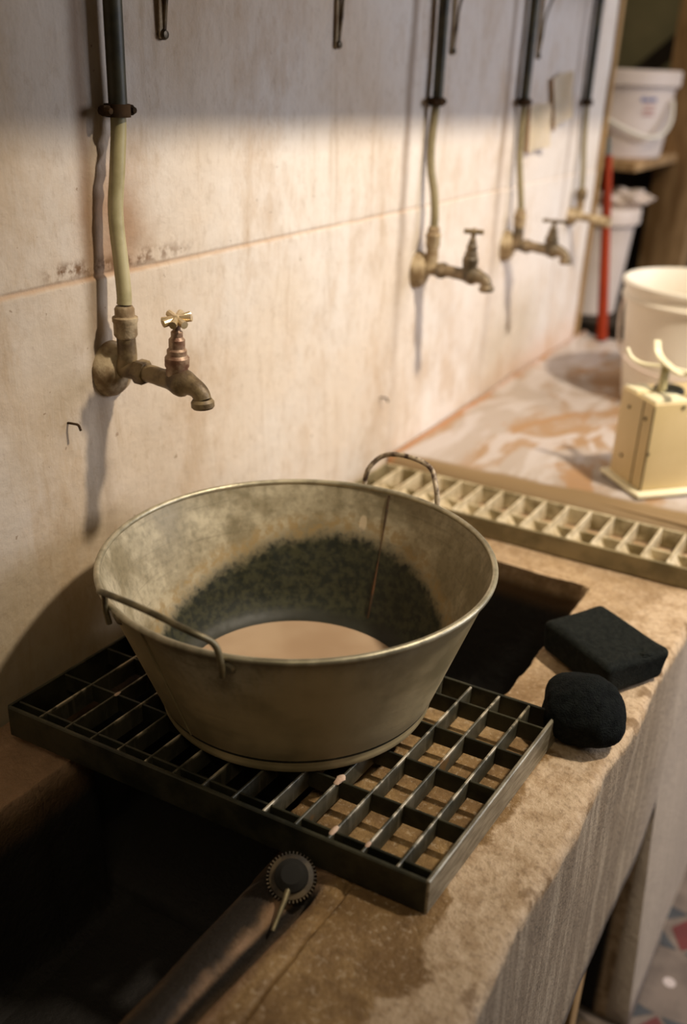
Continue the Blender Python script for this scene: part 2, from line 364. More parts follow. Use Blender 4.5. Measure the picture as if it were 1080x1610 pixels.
bm = bmesh.new(); box(bm, (-2.2, -1.2, -0.86), (2.6, 4.6, -0.8))
def poly(bm, pts, z, mi):
    vs = [bm.verts.new((x, y, z)) for x, y in pts]; f = bm.faces.new(vs); f.material_index = mi
for i in range(-1, 7):
    for j in range(-6, 8):
        cx, cy = 0.654 + 0.25 * i, 1.366 + 0.25 * j
        if cx < 0.6 - 0.2: continue
        poly(bm, [(cx + 0.011 * math.cos(a * math.pi / 8), cy + 0.011 * math.sin(a * math.pi / 8)) for a in range(16)], -0.7992, 3)
        ex, ey = cx, cy + 0.125
        poly(bm, [(ex - 0.028, ey), (ex, ey - 0.045), (ex + 0.045, ey), (ex, ey + 0.045)], -0.7992, 2)
        for sx, sy in ((-1, -1), (1, -1), (-1, 1), (1, 1)):
            poly(bm, [(ex + sx * 0.006, ey + sy * 0.048), (ex + sx * 0.05, ey + sy * 0.006), (ex + sx * 0.058, ey + sy * 0.056)], -0.7992, 1)
o = link('floor', bm, [M_floor, M_tile_blue, M_tile_red, M_tile_dot], smooth=False); tag(o, 'patterned cement tile floor', 'floor', kind='structure')
bm = bmesh.new(); box(bm, (-2.2, 4.3, -0.8), (2.6, 4.4, 2.6))
o = link('wall_back', bm, M_backwall, smooth=False); tag(o, 'dingy far wall in shadow', 'wall', kind='structure')

# ------------------------------------------------------------------ sink counter
root = empty('sink_counter', (0, 0, 0), 'long worn concrete sink counter with two sunken basins along the plaster wall', 'counter')
XF = 0.585
def inside(x, y, x0, x1, y0, y1, wd=0.004, rc=0.0):
    return sst(x, x0 - wd, x0 + wd) * (1 - sst(x, x1 - wd, x1 + wd)) * sst(y, y0 - wd, y0 + wd) * (1 - sst(y, y1 - wd, y1 + wd))
def top_z(x, y):
    jx = 0.004 * nz(x * 25, y * 25) + 0.002 * nz(x * 70, y * 70)
    z = 0.0016 * nz(x * 12, y * 12, 5) + 0.0007 * nz(x * 45, y * 45, 2) - 0.001
    # worn lip of the near basin: slope and two grooves
    near = 1 - sst(y, 0.600, 0.612)
    s = (1 - sst(x, 0.385, 0.432)) * near
    z -= 0.010 * s + 0.055 * (1 - sst(x, 0.30, 0.385)) * near * sst(x, 0.12, 0.2)
    z -= 0.016 * math.exp(-((x - 0.406 - 0.08 * (y - 0.47) - jx * 0.4) / 0.0075) ** 2) * 1.6 * (1 - sst(y, 0.53, 0.55))
    z -= 0.004 * math.exp(-((x - 0.440 + jx) / 0.0022) ** 2) * near
    z -= 0.22 * inside(x + jx, y, 0.112 + 0.03 * (min(y, 0.6) - 0.5) - 0.085 * sst(y, 0.585, 0.60), 0.340, -0.25, 0.838, 0.006)
    # far basin, corner slightly rounded
    cr = 0.02 * sst(x, 0.415, 0.445) * sst(y, 1.18, 1.23)
    z -= 0.24 * inside(x + jx, y + cr + jx * 0.5, 0.035, 0.438, 0.868, 1.220, 0.004)
    # drain channel under the second grate
    z -= 0.10 * inside(x, y - 0.05 * (x - 0.3), 0.02, 0.56, 1.293, 1.385, 0.003)
    return z
yl = densified(-0.35, 1.44, 0.009, [(1.22, 0.02), (0.60, 0.008), (0.838, 0.007), (0.868, 0.006), (1.220, 0.007), (1.29, 0.006), (1.385, 0.006), (1.31, 0.005)])
xl = densified(0.006, 0.570, 0.009, [(0.112, 0.008), (0.340, 0.008), (0.438, 0.008), (0.406, 0.014), (0.035, 0.006), (0.56, 0.004), (0.44, 0.005)])
rows = []
for y in yl:
    row = [(x, y, top_z(x, y)) for x in xl]
    ch = 0.006 * nz(y * 9, 7) + 0.004 * nz(y * 30, 3) + 0.002 * nz(y * 90, 1)
    xf = XF + ch * 0.8
    for a in (15, 35, 55, 75, 90):
        r = 0.012 + 0.006 * nz(y * 14, 11)
        row.append((xf - r + r * math.sin(math.radians(a)), y, -r + r * math.cos(math.radians(a)) + 0.0008 * nz(y * 60, a)))
    zb = -0.345 + 0.006 * nz(y * 20, 2) + 0.035 * sst(y, 1.12, 1.20) - 0.03 * (1 - sst(y, 0.75, 0.98)) - 0.486 * sst(y, 1.205, 1.235)
    for k in range(1, 16):
        z = -0.016 + (zb + 0.016) * k / 15
        row.append((XF + ch * 0.8 * (1 - min(1, k / 3)) + 0.004 * k / 15 + 0.028 * max(0, -z - 0.32) / 0.45 + 0.0016 * nz(y * 14, z * 14, 4), y, z))
    row += [(XF - 0.01, y, zb - 0.004), (XF - 0.05, y, zb), (XF - 0.05, y, -0.26), (0.006, y, -0.26)]
    rows.append(row)
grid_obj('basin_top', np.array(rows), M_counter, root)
# end cap and pier
bm = bmesh.new(); 
t = bmesh.new(); bmesh.ops.create_cube(t, size=1)
for v in t.verts:
    x, y, z = [c + 0.5 for c in v.co]
    v.co = Vector((0.006 + x * (0.560 if z > 0.5 else 0.600) + (0.02 * x if y > .5 else 0), 1.215 + 0.10 * (1 - z) * (1 - y) + y * 1.245, -0.8 + z * 0.798))
bmesh.ops.subdivide_edges(t, edges=t.edges[:], cuts=14, use_grid_fill=True)
for v in t.verts:
    if v.co.x > 0.55 and v.co.y > 1.40: v.co.x = 0.583 + 0.028 * max(0, -v.co.z - 0.32) / 0.45
for v in t.verts:
    p = v.co.copy(); v.co += Vector((0.003 * nz(p.y * 14, p.z * 10), 0.006 * nz(p.x * 30, p.z * 22, 3) + 0.004 * nz(p.z * 60, 2), 0))
merge(bm, t); link('pier', bm, M_counter, root)
bm = bmesh.new(); box(bm, (0.006, -0.35, -0.8), (0.612, -0.2, -0.26), 0.006); link('pier', bm, M_counter, root)
bm = bmesh.new(); box(bm, (0.10, -0.34, -0.262), (0.53, 1.21, -0.235), 0.004); link('basin_underside', bm, M_counter, root)
# rubble at the foot of the pier
for (x, y, s) in ((0.545, 1.165, 0.035), (0.47, 1.16, 0.03), (0.565, 1.11, 0.022)):
    bm = bmesh.new(); bmesh.ops.create_icosphere(bm, subdivisions=3, radius=s)
    for v in bm.verts:
        v.co *= 1 + 0.35 * nz(v.co.x * 40 + x * 9, v.co.y * 40, v.co.z * 40); v.co.z *= 0.6
        v.co += Vector((x, y, -0.8 + s * 0.5))
    o = link('rubble_stone', bm, M_rubble); tag(o, {0.035: 'largest brown rubble lump beside the concrete pier', 0.03: 'middle brown rubble lump under the sink counter', 0.022: 'smallest brown rubble lump nearest the counter front'}[s], 'stone', 'rubble at the foot of the pier')
bm = bmesh.new(); box(bm, (-0.011, -0.018, -0.44), (0.011, 0.022, 0.0), 0.0015)
o = link('wooden_board', bm, M_wood_tan); o.location = (0.560, 1.0, -0.36)
tag(o, 'narrow tan wooden board standing upright under the counter front', 'board')

# worktop slab beyond the drain channel
yl = densified(0.0, 1.0, 0.012); xl = densified(0.006, 0.59, 0.010)
rows = []
y_end = 2.462
for x in xl:
    ye = 1.405 + 0.045 * x + 0.0015 * nz(x * 40, 1); yt = 1.422 + 0.11 * x + 0.003 * nz(x * 25, 2)
    row = [(x, ye + 0.002, 0.0025), (x, ye, 0.005), (x, ye + (yt - ye) * 0.35, 0.021), (x, ye + (yt - ye) * 0.75, 0.0285)]
    for v in yl:
        y = yt + (y_end - yt) * v
        row.append((x, y, 0.030 + 0.0015 * nz(x * 9, y * 9) + 0.0006 * nz(x * 40, y * 40) + 0.02 * math.exp(-x / 0.012) * sst(y, 1.45, 2.2)))
    row += [(x, y_end + 0.004, 0.02), (x, y_end + 0.004, 0.002)]
    rows.append(row)
o = grid_obj('worktop', np.array(rows), M_slab); tag(o, 'pale worktop slab smeared with orange and white clay, beyond the drain channel', 'worktop')
bm = bmesh.new(); box(bm, (0.008, 1.445, 0.0025), (0.586, y_end, 0.026), 0.002); link('slab_core', bm, M_slab, o)

# ------------------------------------------------------------------ near grate
GT = 0.036
g = empty('floor_grate', (0.510, 0.573, 0.0), 'rectangular steel bar grate lying over the sink under the tub', 'grate')
U = Vector((-0.9982, -0.060, 0)); Vv = Vector((0.031, 0.9995, 0))
def flat(bm, a, b, th, z0, z1, side=0.0, bev=0.0006):
    a = Vector((a[0], a[1], 0)); b = Vector((b[0], b[1], 0)); d = (b - a); L = d.length; d.normalize(); n = Vector((-d.y, d.x, 0))
    M = Matrix(((d.x, n.x, 0, a.x), (d.y, n.y, 0, a.y), (0, 0, 1, 0), (0, 0, 0, 1)))
    box(bm, (0, -th / 2 + side, z0), (L, th / 2 + side, z1), bev, M, 1)
def P(u, v): return U * u + Vv * v
UL, VL = 0.474, 0.286
bm = bmesh.new(); flat(bm, P(0, 0), P(UL, 0), 0.0052, 0.0, GT, 0, 0.0012)
link('near_frame_bar', bm, M_grate_frame, g, smooth=False)
bm = bmesh.new(); flat(bm, P(0, VL), P(UL, VL), 0.0035, 0.0, GT); link('far_frame_bar', bm, M_grate_frame, g, smooth=False)
bm = bmesh.new(); flat(bm, P(0, -0.002), P(0, VL + 0.002), 0.0042, 0.0, GT + 0.0008, 0, 0.001); link('end_frame_bar', bm, M_grate_end, g, smooth=False)
bm = bmesh.new(); flat(bm, P(UL, 0), P(UL, VL), 0.0035, 0.0, GT); link('end_frame_bar', bm, M_grate_frame, g, smooth=False)
for k in range(13):
    u = 0.0305 + 0.0336 * k
    bm = bmesh.new(); flat(bm, P(u + 0.0012 * nz(k, 3.3), 0.002), P(u + 0.0012 * nz(k, 7.7), VL - 0.002), 0.0026, 0.013, GT - 0.0004)
    o = link('bearing_bar', bm, M_grate, g, smooth=False)
for v in (0.0125, 0.0745, 0.138, 0.1995, 0.254):
    bm = bmesh.new(); flat(bm, P(0.002, v), P(UL - 0.002, v), 0.0026, 0.014, GT - 0.0010); link('cross_bar', bm, M_grate_frame, g, smooth=False)
for (u, v, s) in ((0.098, 0.0125, 0.0032), (0.131, 0.0745, 0.0040), (0.064, 0.0125, 0.002), (0.399, 0.0745, 0.0022)):
    bm = bmesh.new(); bmesh.ops.create_icosphere(bm, subdivisions=2, radius=s)
    for q in bm.verts: q.co = Vector((q.co.x * 1.0 * (1 + 0.5 * nz(q.co.y * 400, u * 90)), q.co.y * 2.2, q.co.z * 0.45)) + P(u, v) + Vector((0, 0, GT - 0.0006))
    link('clay_crumb', bm, M_crumb, g)

# ------------------------------------------------------------------ far drain grate
g2 = empty('drain_grate', (0.30, 1.275, 0.0), 'clay-crusted narrow bar grate over the drain channel in front of the worktop', 'grate')
EX = Vector((0.9985, 0.055, 0)); 
def Q(x, y): return EX * (x - 0.30) + Vector((0, 1, 0)) * y
D2, Z2 = 0.118, 0.031
bm = bmesh.new(); flat(bm, Q(0.022, 0), Q(0.575, 0), 0.005, 0.0005, Z2, 0, 0.001); link('near_frame_bar', bm, M_grate2_frame, g2, smooth=False)
bm = bmesh.new(); flat(bm, Q(0.022, D2), Q(0.575, D2), 0.004, 0.0005, Z2 - 0.001, 0, 0.001); link('far_frame_bar', bm, M_grate2, g2, smooth=False)
for x in (0.022, 0.575):
    bm = bmesh.new(); flat(bm, Q(x, 0), Q(x, D2), 0.004, 0.0005, Z2, 0, 0.001); link('end_frame_bar', bm, M_grate2_frame, g2, smooth=False)
bm = bmesh.new(); flat(bm, Q(0.022, 0.058), Q(0.575, 0.058), 0.003, 0.004, Z2 - 0.010); link('cross_bar', bm, M_grate2, g2, smooth=False)
xs = [0.052 + 0.0362 * k for k in range(15)]
for k, x in enumerate(xs[:-1]):
    if x > 0.57: break
    bm = bmesh.new(); flat(bm, Q(x, 0.002), Q(x, D2 - 0.002), 0.0034, 0.002, Z2 + 0.001, 0, 0.001); b = link('bearing_bar', bm, M_crust, g2, smooth=False)
    # dried slip clinging in the corner of the cell
    bm = bmesh.new(); fl = 0.5 + 0.5 * random.random(); back = D2 * (0.62 + 0.25 * random.random()) * (1.0 if k < 4 else 0.88)
    pts = []
    n1, n2 = 10, 6
    grid = []
    for i in range(n1 + 1):
        s = i / n1; y = 0.002 + back * s; wdt = 0.0325 * (1 - s) ** (0.85) * (0.95 if k < 4 else 0.52 + 0.22 * fl)
        rr = []
        for j in range(n2 + 1):
            q = j / n2; xx = x + 0.0016 + wdt * q
            zz = 0.006 + (Z2 - 0.007) * (1 - q) ** 1.3 * (1 - 0.55 * s) + 0.0035 * nz(xx * 140, y * 140, k)
            rr.append(Q(xx, y) + Vector((0, 0, zz)))
        grid.append(rr)
    vt = [[bm.verts.new(p) for p in rr] for rr in grid]
    vb = [[bm.verts.new(Vector((p.x, p.y, min(p.z - 0.002, 0.003)))) for p in rr] for rr in grid]
    for i in range(n1):
        for j in range(n2):
            bm.faces.new((vt[i][j], vt[i + 1][j], vt[i + 1][j + 1], vt[i][j + 1])); bm.faces.new((vb[i][j], vb[i][j + 1], vb[i + 1][j + 1], vb[i + 1][j]))
        bm.faces.new((vt[i][0], vb[i][0], vb[i + 1][0], vt[i + 1][0])); bm.faces.new((vt[i][n2], vt[i + 1][n2], vb[i + 1][n2], vb[i][n2]))
    for j in range(n2):
        bm.faces.new((vt[0][j], vt[0][j + 1], vb[0][j + 1], vb[0][j])); bm.faces.new((vt[n1][j], vb[n1][j], vb[n1][j + 1], vt[n1][j + 1]))
    c = link('dried_slip', bm, M_crust, b)

# ------------------------------------------------------------------ tub
tub = empty('metal_tub', (0.265, 0.742, 0.0368), 'big galvanised tub with two handles and shallow murky water standing on the grate', 'tub')
tub.rotation_euler = (math.radians(-0.08), math.radians(-1.35), 0)
TH = 0.1573; RB, RT = 0.1413, 0.1982
sl = (RT - RB) / TH
bm = bmesh.new()
outer = [(RB - 0.002, 0.0), (RB + 0.0018, 0.0), (RB + 0.003, 0.003), (RB + 0.0034, 0.0065), (RB + 0.0034, 0.009), (RB + 0.0042, 0.0112), (RB + 0.0042, 0.0135)]
outer += [(RB + sl * z + 0.0003 , z) for z in (0.017, 0.04, 0.07, 0.10, 0.13, 0.150, TH)]
inner = [(RB + sl * z - 0.0014, z) for z in (TH, 0.150, 0.13, 0.10, 0.07, 0.04, 0.018)]
prof = outer + inner + [(RB - 0.003, 0.009), (RB - 0.010, 0.0045), (RB - 0.018, 0.0024), (0.0, 0.0020), (0.0, 0.0008), (RB - 0.012, 0.0010)]
prof2 = prof + [(RB - 0.002, 0.0)]
lathe(bm, prof2, 128)
for v in bm.verts:                                   # slightly beaten out of round
    a = math.atan2(v.co.y, v.co.x); k = max(0, v.co.z / TH)
    s = 1 + k * 0.004 * math.sin(2 * a + 0.6) + 0.0015 * k * math.sin(5 * a)
    v.co.x *= s; v.co.y *= s
body = link('body', bm, M_tub, tub)
bm = bmesh.new(); pr = [(RT + 0.0006 + 0.0033 * math.cos(a * math.pi / 6), TH + 0.0012 + 0.0033 * math.sin(a * math.pi / 6)) for a in range(12)]
lathe(bm, pr, 128, close=True)
for v in bm.verts:
    a = math.atan2(v.co.y, v.co.x); s = 1 + 0.004 * math.sin(2 * a + 0.6) + 0.0015 * math.sin(5 * a); v.co.x *= s; v.co.y *= s
link('rolled_rim', bm, M_rim, tub)
def pol(a, r, z): a = math.radians(a); return Vector((r * math.cos(a), r * math.sin(a), z))
for nm, a0, a1, mt, lab, hh, lean in (('handle', -115.5, -74.5, M_handle, None, 0.036, 0.014), ('handle', 72.5, 101.0, M_handle_rust, 'rust-flaked handle on the far side', 0.046, 0.012)):
    am = (a0 + a1) / 2
    pts = [pol(a0, RT + 0.004, TH - 0.016), pol(a0, RT + 0.0065, TH + 0.000), pol(a0 + 1.5, RT + 0.008, TH + hh * 0.5), pol(a0 + 6, RT + 0.003 + lean, TH + hh * 0.86), pol(am, RT + lean, TH + hh),
           pol(a1 - 6, RT + 0.003 + lean, TH + hh * 0.86), pol(a1 - 1.5, RT + 0.008, TH + hh * 0.5), pol(a1, RT + 0.0065, TH + 0.000), pol(a1, RT + 0.004, TH - 0.016)]
    bm = bmesh.new(); tube(bm, spline(pts, 8), 0.0030, 12)
    h = link(nm, bm, mt, tub)
    if lab: h['label'] = lab
    for a in (a0, a1):
        bm = bmesh.new()
        p = pol(a, RB + sl * (TH - 0.012) + 0.0006, TH - 0.012); n = Vector((math.cos(math.radians(a)), math.sin(math.radians(a)), -0.3)).normalized()
        lathe(bm, [(0.0, 0.0028), (0.006, 0.0022), (0.0085, 0.0), (0.0085, -0.001), (0.0, -0.001)], 20, axis_M(p, n))
        link('handle_rivet', bm, M_rim, h)
# soldered seams
bm = bmesh.new(); pts = [pol(88.5 + 0.5 * k, (RB + sl * z - 0.0018) * (1 + z / TH * 0.002), z) for k, z in enumerate((0.012, 0.05, 0.09, 0.125, 0.155))]
tube(bm, spline(pts, 6), lambda u: 0.0011 + 0.0006 * math.sin(u * 9), 8); link('seam', bm, M_seam, tub)
bm = bmesh.new(); pts = [pol(-101, RB + sl * z + 0.0006, z) for z in (0.016, 0.06, 0.11, 0.152)]
tube(bm, spline(pts, 6), 0.0010, 8); link('seam', bm, M_tub, tub)
# water inside
bm = bmesh.new(); wr = 0.1265
lathe(bm, [(0.0, 0.0050), (wr * 0.5, 0.0050), (wr * 0.97, 0.0050), (wr, 0.0053), (wr - 0.003, 0.0030), (0.0, 0.0030)], 96)
o = link('murky_water', bm, M_water); o.location = tub.location; tag(o, 'shallow pinkish-brown clay water lying in the bottom of the metal tub', 'water')

# ------------------------------------------------------------------ black block and ball
blk = empty('black_block', (0.515, 1.030, 0.0), 'black rounded rectangular block with a nicked corner on the counter ledge', 'block', rz=math.radians(-30))
bm = bmesh.new(); bmesh.ops.create_cube(bm, size=2.0)
bmesh.ops.subdivide_edges(bm, edges=bm.edges[:], cuts=30, use_grid_fill=True)
HX, HY, HZ, RR = 0.060, 0.049, 0.0215, 0.009
for v in bm.verts:
    p = Vector((v.co.x * HX, v.co.y * HY, v.co.z * HZ)); q = Vector([max(-h + RR, min(h - RR, c)) for c, h in zip(p, (HX, HY, HZ))])
    d = p - q
    if d.length > 1e-9: p = q + d.normalized() * RR
    tp = 1 - 0.05 * (1 - (p.z / HZ + 1) / 2); p.x *= tp; p.y *= tp
    p += Vector((nz(p.x * 28, p.y * 28, p.z * 28), nz(p.y * 28, p.z * 28, p.x * 28), nz(p.x * 22, p.y * 22, 8))) * 0.0018
    if p.z > 0: p.z -= 0.004 * math.exp(-((Vector((p.x, p.y)) - Vector((0.048, 0.012))).length / 0.006) ** 2)
    v.co = p + Vector((0, 0, HZ + 0.002))
link('body', bm, M_black, blk)
bm = bmesh.new(); bmesh.ops.create_icosphere(bm, subdivisions=3, radius=0.006)
for v in bm.verts: v.co = Vector((v.co.x * 0.9, v.co.y * 1.5, v.co.z * 0.5)) * (1 + 0.4 * nz(v.co.x * 300, v.co.y * 300, v.co.z * 300)) + Vector((0.0525, 0.016, 0.0430))
link('torn_flap', bm, M_black, blk)
bm = bmesh.new(); bmesh.ops.create_icosphere(bm, subdivisions=5, radius=0.043)
for v in bm.verts:
    p = v.co.copy(); k = 1 + 0.16 * nz(p.x * 22 + 3, p.y * 22, p.z * 22) + 0.05 * nz(p.x * 60, p.y * 60, p.z * 60) + 0.02 * nz(p.x * 200, p.y * 200, p.z * 200)
    v.co = Vector((p.x * 1.04, p.y * 0.98, max(p.z * 0.90, -0.034))) * k
o = link('black_sponge', bm, M_ball); o.location = (0.540, 0.884, 0.0335); tag(o, 'lumpy round black sponge beside the black block', 'sponge')

# ------------------------------------------------------------------ drain plug by the grate
pl = empty('drain_plug', (0.394, 0.541, -0.011), 'dark round plug with a toothed metal ring on the basin lip under the grate edge', 'plug')
ax = Vector((0.25, -0.45, 0.86)).normalized(); MX = axis_M((0, 0, 0.012), ax)
bm = bmesh.new(); lathe(bm, [(0.014, -0.006), (0.0195, -0.006), (0.0205, 0.0), (0.0195, 0.005), (0.0145, 0.0065), (0.014, 0.004)], 64, MX, close=True)
for k in range(40):
    a = 2 * math.pi * k / 40; box(bm, (0.0198, -0.0006, -0.005), (0.0222, 0.0006, 0.004), 0, MX @ Matrix.Rotation(a, 4, 'Z'))
link('toothed_ring', bm, M_plug, pl)
bm = bmesh.new(); lathe(bm, [(0.0, 0.016), (0.009, 0.015), (0.0145, 0.010), (0.0155, 0.004), (0.0142, -0.002), (0.0142, -0.010), (0.0, -0.010)], 40, MX); link('plug_body', bm, M_dark, pl)
bm = bmesh.new(); tube(bm, [MX @ Vector((0.0, -0.004, 0.009)), Vector((0.008, -0.022, 0.010)), Vector((0.012, -0.046, -0.002))], lambda u: 0.0032 - 0.0014 * u, 10); link('lever', bm, M_handle, pl)
bm = bmesh.new(); tube(bm, [MX @ Vector((0.0, 0.0, -0.005)), Vector((0.0, 0.0, -0.022))], 0.010, 16); link('stem', bm, M_dark, pl)

# ------------------------------------------------------------------ taps and pipes
def tap(y, x_off=0.0, style=0, label='', group='bib taps along the plaster wall', spout_drop=0.0, zc=0.345, zs=1.0):
    t = empty('water_tap', (0.0, y, zc), label, 'tap', group)
    mb = (M_brass_dark, M_brass, M_brass, M_lime)[style]
    # wall rosette, lumpy with lime
    bm = bmesh.new(); lathe(bm, [(0.0, 0.017), (0.014, 0.0165), (0.021, 0.012), (0.0262, 0.005), (0.0275, 0.0), (0.0275, -0.006), (0.0, -0.006)], 32, axis_M((0.004, 0.0, -0.004), (1, 0, 0)))
    for v in bm.verts: v.co.y *= 1 + 0.08 * nz(v.co.y * 60, v.co.z * 60, y); v.co.z *= 1.12
    link('wall_rosette', bm, M_lime, t)
    # elbow from wall up to the union
    bm = bmesh.new(); tube(bm, spline([(0.004, 0, 0.0), (0.018, 0, 0.0), (0.027, 0, 0.010), (0.027, 0, 0.034)], 8), lambda u: 0.0115 - 0.0015 * u, 18)
    tube(bm, spline([(0.010, 0, 0.0), (0.030, 0, 0.0), (0.044, 0, 0.0)], 4), 0.0105, 18)
    link('elbow', bm, mb if style != 1 else M_lime, t)
    # union nut on top
    bm = bmesh.new(); lathe(bm, [(0.0, 0.0), (0.0105, 0.0), (0.0125, 0.003), (0.0125, 0.016), (0.0135, 0.0175), (0.0135, 0.022), (0.0105, 0.0235), (0.0105, 0.031), (0.0085, 0.034), (0.0, 0.034)], 8 if style else 24, Matrix.Translation((0.027, 0, 0.034)))
    link('union_nut', bm, M_lime if style != 3 else M_lime, t)
    # hexagonal nut then body
    bm = bmesh.new(); lathe(bm, [(0.0, 0.0), (0.0128, 0.0), (0.0138, 0.002), (0.0138, 0.012), (0.0125, 0.014), (0.0, 0.014)], 6, axis_M((0.040, 0, 0.0), (1, 0, -0.02))); link('hex_nut', bm, M_brass_dark if style == 0 else mb, t)
    bm = bmesh.new()
    tube(bm, spline([(0.050, 0, 0.0), (0.064, 0, 0.0), (0.074, 0, -0.001), (0.088, 0, -0.001), (0.100, 0, -0.001), (0.110, 0, -0.001), (0.121, 0, -0.004 - spout_drop * .3), (0.127, 0, -0.009 - spout_drop), (0.129, 0, -0.014 - spout_drop)], 6),
         lambda u: 0.0098 + 0.0058 * math.exp(-((u - 0.52) / 0.13) ** 2) - 0.0005 * u, 18)
    link('body', bm, mb, t)
    bm = bmesh.new(); lathe(bm, [(0.0066, 0.0), (0.0105, 0.0), (0.0122, 0.002), (0.0122, 0.007), (0.0100, 0.010), (0.0066, 0.0095)], 28, axis_M((0.1295, 0, -0.0235 - spout_drop), (-0.08, 0, 1)), close=True)
    link('spout_ring', bm, mb, t)
    # bonnet
    bm = bmesh.new(); k = zs
    lathe(bm, [(0.0, 0.0), (0.0115, 0.0), (0.0115, 0.008 * k), (0.0128, 0.010 * k), (0.0128, 0.019 * k), (0.0105, 0.022 * k), (0.0105, 0.027 * k), (0.0085, 0.029 * k), (0.0085, 0.038 * k), (0.0062, 0.041 * k), (0.0062, 0.046 * k), (0.004, 0.048 * k), (0.004, 0.056 * k), (0.0, 0.056 * k)], 20, axis_M((0.096, 0, 0.006), (0.03, 0, 1)))
    link('bonnet', bm, M_brass_pink if style == 0 else mb, t)
    # handle
    bm = bmesh.new(); zt = 0.006 + 0.059 * k
    if style in (0, 1):
        for a in (25, 70, 115, 160) if style == 0 else (20, 110):
            d = Vector((math.cos(math.radians(a)), math.sin(math.radians(a)), 0.18 if style == 0 else 0)) * 0.0155
            tube(bm, [Vector((0.098, 0, zt)) - d, Vector((0.098, 0, zt)) + d], lambda u: 0.0022 + 0.0018 * abs(2 * u - 1) ** 2, 10)
        lathe(bm, [(0, -0.004), (0.0055, -0.003), (0.006, 0.002), (0.003, 0.0045), (0, 0.0045)], 16, Matrix.Translation((0.098, 0, zt)))
    else:
        tube(bm, spline([(0.076, -0.004, zt), (0.086, -0.002, zt + 0.001), (0.098, 0, zt), (0.112, 0.002, zt + 0.001), (0.122, 0.004, zt)], 4), lambda u: 0.0026 + 0.002 * abs(2 * u - 1) ** 2, 10)
        lathe(bm, [(0, -0.004), (0.0055, -0.003), (0.006, 0.002), (0.003, 0.0045), (0, 0.0045)], 16, Matrix.Translation((0.098, 0, zt)))
    link('tap_handle', bm, M_brass_bright if style == 0 else (M_brass_dark if style == 1 else mb), t)
    return t
T1 = tap(0.758, 0, 0, 'nearest bib tap with a bright cross handle, above the metal tub')
T2 = tap(1.483, 0, 1, 'bib tap with a small dark cross handle, second from the left', zs=1.05)
T3 = tap(1.859, 0, 2, 'bib tap with a straight lever handle, third from the left', zc=0.336, zs=0.78)
T4 = empty('water_tap', (0.0, 2.228, 0.352), 'farthest pipe outlet, a blurred stub without a handle behind the red pole', 'tap', 'bib taps along the plaster wall')
bm = bmesh.new(); lathe(bm, [(0.0, 0.014), (0.012, 0.014), (0.020, 0.006), (0.022, -0.006), (0.0, -0.006)], 24, axis_M((0.004, 0, -0.003), (1, 0, 0))); link('wall_rosette', bm, M_lime, T4)
bm = bmesh.new(); tube(bm, spline([(0.004, 0, 0), (0.016, 0, 0.002), (0.022, 0, 0.012), (0.022, 0, 0.04)], 6), 0.009, 14); tube(bm, [(0.01, 0, 0), (0.05, 0, -0.002), (0.06, 0, -0.004)], 0.009, 14); link('elbow', bm, M_lime, T4)
bm = bmesh.new(); tube(bm, [(0.058, 0, -0.005), (0.078, 0, -0.006), (0.096, 0, -0.006)], lambda u: 0.012, 14); link('end_cap', bm, M_lime, T4)
bm = bmesh.new(); lathe(bm, [(0.0, 0.0), (0.011, 0.0), (0.0125, 0.004), (0.0125, 0.018), (0.008, 0.024), (0, 0.024)], 14, Matrix.Translation((0.022, 0, 0.036))); link('union_nut', bm, M_brass_dark, T4)

def pipe(y, pts_low, r_low, r_up, label, y_up, x_up, zc, mlow=None, ztop=1.3):
    t = empty('water_pipe', (0.0, y, zc), label, 'pipe', 'supply pipes down the plaster wall')
    bm = bmesh.new(); tube(bm, spline([(x_up, y_up - y, ztop - zc), (x_up, y_up - y, 0.9 - zc), (x_up, y_up - y, 0.7 - zc), (x_up, y_up - y, (0.588 if y > 1.7 else 0.602) - zc)], 4), r_up, 16); link('upper_pipe', bm, M_pipe_dark, t)
    bm = bmesh.new(); tube(bm, spline([(p[0], p[1] - y, p[2] - zc) for p in pts_low], 8), r_low, 16); link('lower_pipe', bm, mlow or M_pipe, t)
    return t
def clamp(y, z, x, r, label):
    t = empty('pipe_clamp', (0.0, y, z), label, 'clamp', 'pipe clamps')
    bm = bmesh.new(); lathe(bm, [(r + 0.0005, -0.006), (r + 0.0035, -0.006), (r + 0.0035, 0.006), (r + 0.0005, 0.006)], 24, Matrix.Translation((x, 0, 0)), close=True)
    for s in (-1, 1): box(bm, (x - 0.003, min(s * (r + 0.002), s * (r + 0.012)), -0.005), (x + 0.003, max(s * (r + 0.002), s * (r + 0.012)), 0.005), 0.0015)
    link('band', bm, M_clamp, t)
    for s in (-1, 1):
        bm = bmesh.new(); lathe(bm, [(0, 0.004), (0.003, 0.0035), (0.0045, 0), (0.0045, -0.01), (0, -0.01)], 8, axis_M((x + 0.004, s * (r + 0.0075), 0), (1, 0, 0))); link('screw', bm, M_clamp, t)
    bm = bmesh.new(); tube(bm, [(-0.004, -0.004, 0), (x - r * 0.7, -0.002, 0)] if x - r * .7 > 0 else [(-0.006, 0, 0), (0.002, 0, 0)], 0.0035, 8); link('wall_stud', bm, M_clamp, t)
pipe(0.758, [(0.0165, 0.775, 0.612), (0.0165, 0.775, 0.585), (0.020, 0.766, 0.545), (0.0195, 0.761, 0.505), (0.024, 0.760, 0.455), (0.0268, 0.759, 0.425), (0.027, 0.758, 0.4145)], 0.0078, 0.0092, 'nearest supply pipe, dark above its clamp and thick beige below', 0.776, 0.0165, 0.34)
clamp(0.775, 0.602, 0.0165, 0.0094, 'pipe clamp on the nearest supply pipe')
